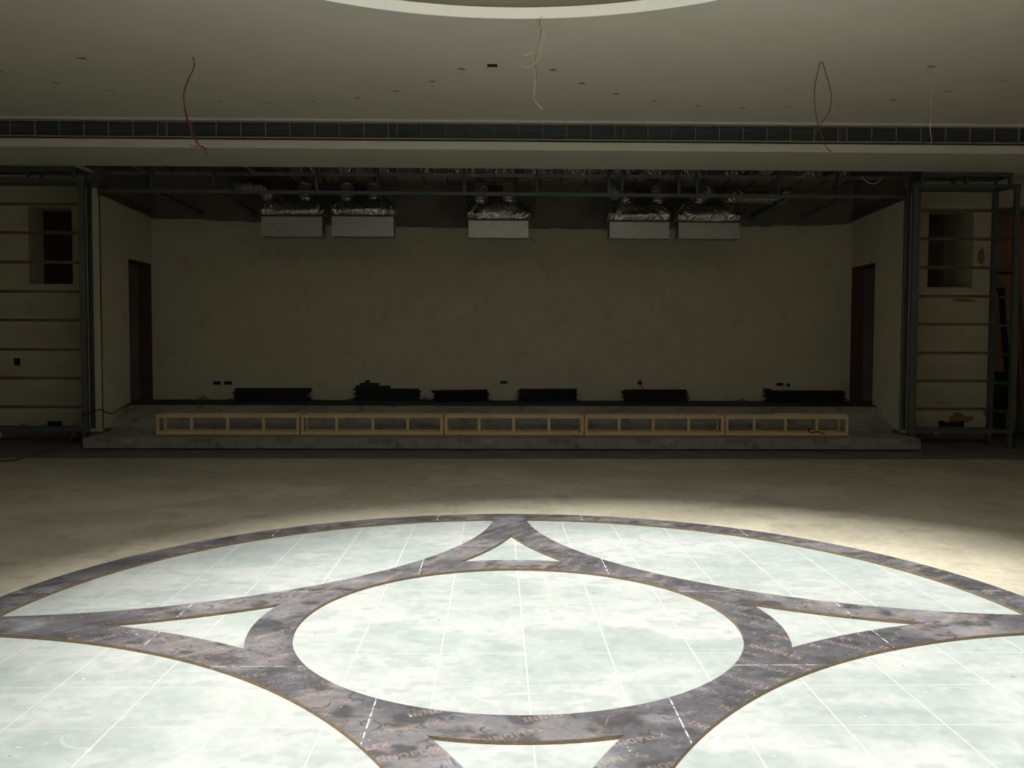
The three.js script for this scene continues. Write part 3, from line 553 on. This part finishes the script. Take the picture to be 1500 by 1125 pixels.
for (const [xi, s] of [[SL, 1], [SR, -1]]) {
  const t = thing('wall_angle', s > 0 ? 'dark steel edge channel along the top of the left stage wall' : 'dark steel edge channel along the top of the right stage wall', 'steel channel', [xi, 3.6, -14]);
  part(t, 'channel', channel([xi + s * 0.045, 3.67, -13.05], [xi + s * 0.045, 3.62, ZB + 0.01], 0.1, 0.06, [s, 0, 0]), M.rust);
}
for (let i = 0; i < 29; i++) {
  const x = SL + 0.2 + i * 0.404, L = 0.62 + (i % 3) * 0.04;
  const t = thing('furring_channel', `${nth(i)} furring channel end above the soffit edge, counted from the wall beside the switch`, 'furring channel', [x, YS + 0.05, ZSOF], 'furring channel ends over the soffit edge');
  part(t, 'channel', channel([x, YS + 0.045, ZSOF + 0.3], [x, YS + 0.05, ZSOF - L], 0.045, 0.04, [0, 1, 0]), i % 4 === 1 ? M.zinc : M.steel);
}
{
  const t = thing('cross_rail', 'long steel cross rail above the soffit edge under the furring channels', 'ceiling rail', [0.12, YS, ZSOF - 0.5]);
  part(t, 'rail', channel([SL + 0.03, YS, ZSOF - 0.52], [SR - 0.03, YS, ZSOF - 0.52], 0.05, 0.03, [0, 0, -1]), M.zinc);
  part(t, 'upper_rail', channel([SL + 0.03, YS + 0.19, ZSOF - 0.1], [SR - 0.03, YS + 0.19, ZSOF - 0.1], 0.05, 0.03, [0, 0, -1]), M.steel);
}
{
  // long foil wrapped duct with straps
  const x0 = -3.25, x1 = 5.55, y0 = 4.03, y1 = 4.42, z0 = -14.5, z1 = -13.9;
  const t = thing('supply_duct', 'long foil wrapped air duct running across above the stage', 'air duct', [(x0 + x1) / 2, y0, (z0 + z1) / 2]);
  const g = new RoundedBoxGeometry(x1 - x0, y1 - y0, z1 - z0, 4, 0.08); g.translate((x0 + x1) / 2, (y0 + y1) / 2, (z0 + z1) / 2);
  part(t, 'duct', uvw(g), M.foil);
  for (let x = x0 + 0.2; x < x1; x += 0.37) { const s = jit(0.05); part(t, 'strap', merge([box(x + s, x + s + 0.018, y0 - 0.006, y0 - 0.002, z0, z1), box(x + s, x + s + 0.018, y0, y1, z1 + 0.002, z1 + 0.006)]), M.tape); }
  for (let x = x0 + 0.5; x < x1; x += 1.5) part(t, 'hanger_rod', tube([[x, y1 - 0.01, -14.2], [x, (y1 + YROOF) / 2, -14.2], [x, YROOF, -14.2]], 0.006, 4, 6), M.steel);
}
// ---- plenum boxes with foil hoods and flexible ducts
function plenum(px0, px1, pyb, pyt, pyh, label, ducts) {
  const z = -13.62, a = onZ(px0, pyb, z), b = onZ(px1, pyb, z), x0 = a[0], x1 = b[0], yb = (a[1] + b[1]) / 2, yt = onZ((px0 + px1) / 2, pyt, z)[1], yh = onZ((px0 + px1) / 2, pyh, z - 0.08)[1], D = 0.28, cx = (x0 + x1) / 2, w = (x1 - x0) / 2;
  const t = thing('air_plenum', label, 'air plenum', [cx, yb, z - D / 2], 'air plenums hanging above the stage');
  part(t, 'sheet_box', merge([box(x0, x1, yb, yt, z - 0.004, z), box(x0, x0 + 0.004, yb, yt, z - D, z - 0.004), box(x1 - 0.004, x1, yb, yt, z - D, z - 0.004), box(x0, x1, yb, yt, z - D - 0.004, z - D)]), M.zinc, 'galvanised sheet metal box');
  part(t, 'lip', merge([box(x0 - 0.008, x1 + 0.008, yb - 0.004, yb, z - 0.02, z + 0.008), box(x0 - 0.006, x1 + 0.006, yt - 0.012, yt - 0.004, z - 0.002, z + 0.007)]), M.zinc);
  part(t, 'tape_band', box(x0 - 0.004, x1 + 0.004, yt - 0.002, yt + 0.035, z - D - 0.004, z + 0.004), M.tape, 'dark tape band');
  for (const x of [x0 - 0.006, x1 + 0.006]) part(t, 'hanger_rod', tube([[x, yb + 0.03, z - 0.12], [x, (yb + YROOF) / 2, z - 0.12], [x, YROOF, z - 0.12]], 0.005, 4, 6), M.steel);
  // hood: rounded rectangles lofted upwards, bulging near the band
  const H = yh - yt - 0.02, rows = [[0, 0.0, 0], [0.03, 0.014, 0], [0.16, 0.026, 0], [0.28, 0.034, 0], [0.38, 0.034, 0.0], [0.6, 0.008, 0.002], [0.85, -0.04, 0.006], [1, -0.08, 0.03], [1.005, -0.3, 0.14]], N = 120, pos = [], idx = [];
  rows.forEach(([f, gw, back], ri) => {
    for (let k = 0; k <= N; k++) {
      const an = k / N * Math.PI * 2, c = Math.cos(an), s = Math.sin(an), e = 0.22, hw = Math.max(0.02, w + gw), hd = Math.max(0.02, D / 2 + (gw > 0 ? gw : gw * 0.3) - back / 2);
      let x = cx + hw * Math.sign(c) * Math.abs(c) ** e, zz = z - D / 2 - back / 2 + hd * Math.sign(s) * Math.abs(s) ** e;
      const n = ri && ri < 8 ? (fbm(x * 16 + px0, f * 5 + k * 0.02, 3) - 0.5) * 0.075 : 0;
      pos.push(x, yt + 0.02 + f * H, zz + n * (s > 0 ? 1 : -1));
    }
  });
  for (let r = 0; r < rows.length - 1; r++) for (let k = 0; k < N; k++) { const i = r * (N + 1) + k; idx.push(i, i + N + 1, i + 1, i + 1, i + N + 1, i + N + 2); }
  const hood = new THREE.BufferGeometry(); hood.setAttribute('position', new THREE.Float32BufferAttribute(pos, 3)); hood.setIndex(idx); hood.computeVertexNormals();
  const uvh = []; for (let i = 0; i < pos.length; i += 3) uvh.push(pos[i] - pos[i + 2], pos[i + 1]); hood.setAttribute('uv', new THREE.Float32BufferAttribute(uvh, 2));
  part(t, 'foil_hood', hood, M.foil, 'crinkled foil insulation hood');
  for (const d of ducts) part(t, 'flexible_duct', corrugated(d.map(([x, y, dz]) => { const q = onZ(x, y, z - 0.15 + dz); return q; }), 0.1, 22, 0.014), M.foil, 'ribbed foil duct');
  t.children.filter((c) => c.name === 'flexible_duct').forEach((c, i) => { const q = onZ(ducts[i][0][0], ducts[i][0][1], z - 0.15), g = new THREE.TorusGeometry(0.103, 0.012, 6, 24).rotateX(Math.PI / 2).translate(q[0] - t.position.x, q[1] + 0.03 - t.position.y, q[2] - t.position.z), m = shade(new THREE.Mesh(g, M.tape)); m.name = 'collar'; c.add(m); });
  return t;
}
plenum(383, 472, 346, 317, 293, 'sheet metal plenum with foil hood and a slanting duct, outermost on the left', [[[398, 300, 0], [390, 280, 0], [372, 272, -0.1], [352, 274, -0.25], [352, 268.5, -0.25]], [[450, 300, 0], [449, 291, 0], [447, 284, -0.1], [446, 275, -0.2], [446, 269.5, -0.2]]]);
plenum(486, 576.5, 346, 317, 292, 'sheet metal plenum with smooth foil hood and two upright ducts beside the slanting duct', [[[509, 300, 0], [509, 291, 0], [508, 284, -0.1], [508, 275, -0.2], [508, 269.5, -0.2]], [[549, 300, 0], [549, 291, 0], [548, 284, -0.1], [547, 275, -0.2], [547, 269.5, -0.2]]]);
const midPlenum = plenum(686.5, 774, 348, 323, 297, 'bright sheet metal plenum with foil hood hanging alone over the middle of the stage', [[[704, 304, 0], [704, 295, 0], [704, 286, -0.1], [704, 277, -0.2], [704, 270, -0.2]], [[746, 304, 0], [746, 295, 0], [745, 286, -0.1], [745, 277, -0.2], [745, 270, -0.2]]]);
part(midPlenum, 'loose_tie', tube([[773, 347.5, -13.63], [778, 349, -13.66], [785, 354, -13.7]].map((q) => onZ(...q)), 0.005, 10, 5), M.black);
plenum(893, 980, 349, 325, 297, 'sheet metal plenum with strongly crinkled foil hood next to the outermost right one', [[[920, 304, 0], [917, 296, 0], [908, 288, -0.1], [899, 279, -0.2], [899, 273.5, -0.2]], [[962, 304, 0], [962, 296, 0], [962, 288, -0.1], [962, 279, -0.2], [962, 273.5, -0.2]]]);
plenum(994, 1083, 349.5, 326, 297, 'sheet metal plenum with torn foil and rust streaked band, outermost on the right', [[[1020, 304, 0], [1022, 296, 0], [1029, 288, -0.1], [1035, 279, -0.2], [1035, 273.5, -0.2]], [[1062, 302, 0], [1075, 288, 0], [1105, 288, -0.05], [1150, 288, -0.2], [1150, 282.5, -0.2]]]);

// ---- timber ladder frames on the step
{
  const zf = -12.74, D = 0.3, Y0 = STEP + 0.0005, H = 0.286, B = 0.045, bays = [[228, 280, 333, 386, 438.5], [440.5, 493, 546, 597, 649], [651, 702, 752.5, 804, 855], [857, 907, 957, 1009, 1061], [1063, 1105, 1151, 1197, 1243]];
  const wh = ['at the left end of the row', 'below the boards heaped with offcuts', 'below the middle wall socket', 'below the small dangling socket', 'holding a bent dark wire'];
  bays.forEach((pxs, m) => {
    const X = pxs.map((p) => onZ(p, 620, zf)[0]), n = X.length - 1;
    const t = thing('timber_frame', `low pine timber ladder frame on the step ${wh[m]}`, 'timber frame', [(X[0] + X[n]) / 2, Y0, zf - D / 2], 'pine frames in a row on the step');
    for (const z of [zf, zf - D]) {
      part(t, 'bottom_rail', rbox(X[0], X[n], Y0, Y0 + B, z - 0.038, z, 0.003), M.pine);
      part(t, 'top_rail', rbox(X[0], X[n], Y0 + H - B, Y0 + H, z - 0.038, z, 0.003), M.pine);
      X.forEach((x, i) => { if (z !== zf && i % n) return; const c = i === 0 ? x + 0.022 : i === n ? x - 0.022 : x; part(t, 'stud', rbox(c - 0.02 - jit(0.003), c + 0.02, Y0 + B, Y0 + H - B, z - 0.038, z - 0.0005, 0.003), M.pine); });
    }
    X.forEach((x, i) => { if (i % n) return; const c = i === 0 ? x + 0.022 : i === n ? x - 0.022 : x; for (const y of [Y0 + 0.002, Y0 + H - B + 0.002]) part(t, 'cross_piece', rbox(c - 0.019, c + 0.019, y, y + B - 0.004, zf - D, zf - 0.038, 0.002), M.pine); });
  });
  const b = thing('loose_batten', 'thin pale batten lying along the top of the right end timber frame', 'batten', onZ(1187, 605, -12.84));
  const p0 = onZ(1134, 602.5, -12.95), p1 = onZ(1241, 606, -12.77);
  part(b, 'stick', channel([p0[0], Y0 + H + 0.014, -12.93], [p1[0], Y0 + H + 0.014, -12.77], 0.03, 0.024, [0, -1, 0], 0.011), M.whiteBatten);
  const w = thing('wire_offcut', 'short dark bent wire hanging in the right end timber frame', 'wire', onZ(1190, 628, -12.73));
  part(w, 'strand', tube([[1188, 627], [1184, 630], [1188, 634], [1197, 632], [1203, 634], [1209, 636]].map(([x, y]) => onZ(x, y, -12.725)), 0.007, 24, 6), M.black);
}

// ---- stacks of dark boards on the deck; every board is a thing
function boardStack(px0, px1, ytop, ybot, n, which, group, yaw = 0, extra = []) {
  const z = onY((px0 + px1) / 2, ybot, DECK)[2] - 0.12, a = onZ(px0, ybot, z), b = onZ(px1, ybot, z), L = (b[0] - a[0] - Math.abs(Math.sin(yaw)) * 0.2) / Math.cos(yaw), cx = (a[0] + b[0]) / 2;
  const H = onZ((px0 + px1) / 2, ytop, z)[1] - DECK, th = H / n;
  for (let i = 0; i < n; i++) {
    const len = L * (0.955 + jit(0.03)), o = jit(L * 0.025), y = DECK + 0.001 + i * th;
    const t = thing('dark_board', `${i === n - 1 && !extra.length ? 'topmost' : ORD[i]} black board up from the deck in ${which}`, 'board', [cx + o * Math.cos(yaw), y, z - o * Math.sin(yaw) + jit(0.015)], group);
    const m = shade(new THREE.Mesh(uvw(new RoundedBoxGeometry(len, th * 0.88, 0.2 + jit(0.015), 1, 0.003).translate(0, th * 0.44, 0)), M.black)); m.name = 'board'; t.add(m); t.rotation.y = yaw + jit(0.025);
    const e = shade(new THREE.Mesh(new THREE.BoxGeometry(len * 0.96, th * 0.2, 0.012).translate(0, th * 0.45, 0.106), M.blackPlastic)); e.name = 'tongue_edge'; t.add(e);
  }
  let top = DECK + 0.001 + n * th;
  extra.forEach(([q0, q1, hp], k) => {
    const e0 = onZ(q0, ytop, z), e1 = onZ(q1, ytop, z), h = hp / FOCAL * -z, t = thing('dark_board', `short black offcut ${extra.length > 1 ? ['lowest', 'second', 'third'][k] + ' ' : ''}on top of ${which}`, 'board', [(e0[0] + e1[0]) / 2, top, z], group);
    part(t, 'board', rbox(e0[0], e1[0], top, top + h - 0.001, z - 0.09, z + 0.09, 0.003), M.black);
    part(t, 'tongue_edge', box(e0[0] + 0.01, e1[0] - 0.01, top + h * 0.35, top + h * 0.6, z + 0.088, z + 0.098), M.blackPlastic);
    if (which.includes('heaped')) top += h;
  });
}
boardStack(343, 455, 568.5, 588, 9, 'the long neat stack beside the paired sockets', 'boards beside the paired sockets', 0.06);
boardStack(519, 618, 569, 587, 8, 'the stack heaped with offcuts', 'boards heaped with short offcuts', 0, [[522, 572, 4], [528, 555, 4], [536, 541, 4]]);
boardStack(633, 717, 571, 588, 8, 'the slanting stack near the middle socket', 'boards in the slanting stack', 0.42);
boardStack(758, 846, 569.5, 588, 9, 'the stack between middle socket and dangling socket', 'boards between middle and dangling socket', 0.14);
boardStack(911, 1009, 570.5, 590, 8, 'the stack below the dangling socket', 'boards below the dangling socket', 0.05);
boardStack(1120, 1238, 572, 590, 9, 'the wide stack next to a stage doorway', 'boards next to the doorway', -0.02, [[1120, 1127, 2.5]]);

// ---- wall sockets and boxes
function wallBox(x, y, w, h, label, z, name = 'wall_socket') {
  const o = onZ(x, y, z), t = thing(name, label, 'wall socket', o);
  const W = w / FOCAL * -z / 2, H = h / FOCAL * -z / 2;
  part(t, 'box', rbox(o[0] - W, o[0] + W, o[1] - H, o[1] + H, z - 0.01, z + 0.012, 0.004), M.blackPlastic);
  part(t, 'rim', merge([box(o[0] - W, o[0] + W, o[1] + H - 0.006, o[1] + H, z + 0.011, z + 0.016), box(o[0] - W, o[0] + W, o[1] - H, o[1] - H + 0.006, z + 0.011, z + 0.016), box(o[0] - W, o[0] - W + 0.006, o[1] - H, o[1] + H, z + 0.011, z + 0.016), box(o[0] + W - 0.006, o[0] + W, o[1] - H, o[1] + H, z + 0.011, z + 0.016)]), M.tape);
  part(t, 'screw', new THREE.CylinderGeometry(0.004, 0.004, 0.004, 8).rotateX(Math.PI / 2).translate(o[0], o[1], z + 0.013), M.steel);
  return t;
}
wallBox(318, 561, 11, 5, 'dark open wall socket box, left one of the pair', ZB);
wallBox(334.5, 561, 11, 5, 'dark open wall socket box, right one of the pair', ZB);
wallBox(738, 560, 10, 4.5, 'single dark wall socket box in the middle of the stage back wall', ZB);
wallBox(1142, 563, 10, 4.5, 'wide dark socket box above the stack by the right doorway', ZB);
wallBox(1154.5, 564, 5, 4.5, 'small square socket box beside the wide one by the right doorway', ZB);
{ const t = wallBox(937, 560.5, 6, 6, 'small square socket box with a dangling cable on the back wall', ZB); part(t, 'cable', tube([[938, 562], [940, 566], [943, 569], [944, 573]].map(([x, y]) => onZ(x, y, ZB + 0.03)), 0.006, 12, 6), M.black); }
wallBox(25.5, 530, 8, 11, 'dark upright switch box on the left niche wall', ZW, 'wall_switch');

// ---- cable, small loose items, leaning board and cabinet
{
  const pts = [[120, 608, -12.6], [138, 602.5, -12.75], [147, 600, -12.9], [156, 604, -13.05], [166, 606, -13.2], [174, 600, -13.5], [183, 595, -13.7], [193, 592, -13.9]].map(([x, y, z]) => onZ(x, y, z));
  const t = thing('loose_cable', 'thin black cable sagging from the left stud frame to the stage deck', 'cable', pts[0]); part(t, 'strand', tube(pts, 0.008, 40, 6), M.black);
  const q = [[122, 612, -12.62], [116, 622, -12.5], [108, 634, -12.45], [104, 642, -12.4]].map(([x, y, z]) => onZ(x, y, z)); q.push(onY(100, 655, 0.008), onY(60, 662, 0.008), onY(25, 673, 0.008), onY(0, 675, 0.008), onY(-40, 674, 0.008));
  const u = thing('floor_cable', 'thin dark cable trailing from the left stud frame over the hall floor', 'cable', q[q.length - 1]); part(u, 'strand', tube(q, 0.007, 60, 6), M.brownWire);
}
{
  const o = onZ(77, 621, -12.98), t = thing('transformer_block', 'small black block lying on the bottom track of the left stud frame', 'power block', [o[0], 0.252, -13.04]);
  part(t, 'body', rbox(o[0] - 0.09, o[0] + 0.09, 0.2525, 0.31, -13.08, -13.0, 0.008), M.blackPlastic);
  for (let k = 0; k < 4; k++) part(t, 'fin', box(o[0] - 0.07 + k * 0.042, o[0] - 0.05 + k * 0.042, 0.31, 0.318, -13.075, -13.005), M.blackPlastic);
  const p = onZ(1398, 621, -13.0), s = thing('black_roll', 'short black roll lying on the bottom track of the right stud frame', 'roll', [p[0], 0.252, -13.03]);
  part(s, 'roll', new THREE.CylinderGeometry(0.036, 0.044, 0.3, 14).rotateZ(Math.PI / 2 + 0.02).translate(p[0], 0.298, -13.04), M.blackPlastic);
  part(s, 'knob', new THREE.CylinderGeometry(0.05, 0.05, 0.05, 14).rotateZ(Math.PI / 2).translate(p[0] - 0.17, 0.303, -13.04), M.black);
}
{
  const a = onZ(1466.5, 426, -14.6), b = onZ(1480, 590, -14.0), t = thing('leaning_board', 'long narrow dark board leaning behind the right stud frame', 'board', [b[0], 0, -14.1]);
  const y0 = 0.9, x0 = b[0];
  part(t, 'board', channel([x0 + 0.02, 0.0, -13.95], [a[0], a[1], -14.6], 0.09, 0.03, [0, 0, 1], 0.012), M.black);
  part(t, 'end_block', rbox(a[0] - 0.1, a[0] + 0.05, a[1] - 0.02, a[1] + 0.05, -14.64, -14.56, 0.005), M.black);
  const c0 = onZ(1456, 545, -14.5), c1 = onZ(1484, 625, -14.5), c = thing('dark_cabinet', 'dark low cabinet standing in the recess behind the right stud frame', 'cabinet', [(c0[0] + c1[0]) / 2, 0, -14.62]);
  part(c, 'body', rbox(c0[0], c1[0] - 0.02, -0.013, c0[1], -14.85, -14.66, 0.006), M.black);
  part(c, 'door', rbox(c0[0] + 0.015, c1[0] - 0.035, 0.05, c0[1] - 0.02, -14.66, -14.645, 0.004), M.blackPlastic);
  const s0 = onZ(1463, 400, -14.85), s1 = onZ(1486, 402.5, -14.85), sh = thing('wall_bracket_bar', 'short dark bar fixed to the reddish recess wall', 'bar', [s0[0], s0[1], -14.87]);
  part(sh, 'bar', rbox(s0[0], s1[0], s0[1] - 0.015, s0[1] + 0.015, -14.9, -14.85, 0.004), M.black); part(sh, 'fixing', box(s0[0] + 0.05, s0[0] + 0.08, s0[1] - 0.05, s0[1], -14.9, -14.89), M.steel);
}
{ // loop of pale conduit hanging above the soffit edge on the right
  const P = [[1262, 258], [1266, 263], [1273, 268], [1282, 269], [1289, 264], [1293, 258]].map(([x, y]) => onZ(x, y, -13.0));
  const t = thing('conduit_loop', 'pale cable loop drooping behind the soffit edge near the right wall', 'cable', P[0]); part(t, 'strand', tube(P, 0.008, 24, 6), M.whiteWire);
}

renderer.render(scene, camera);
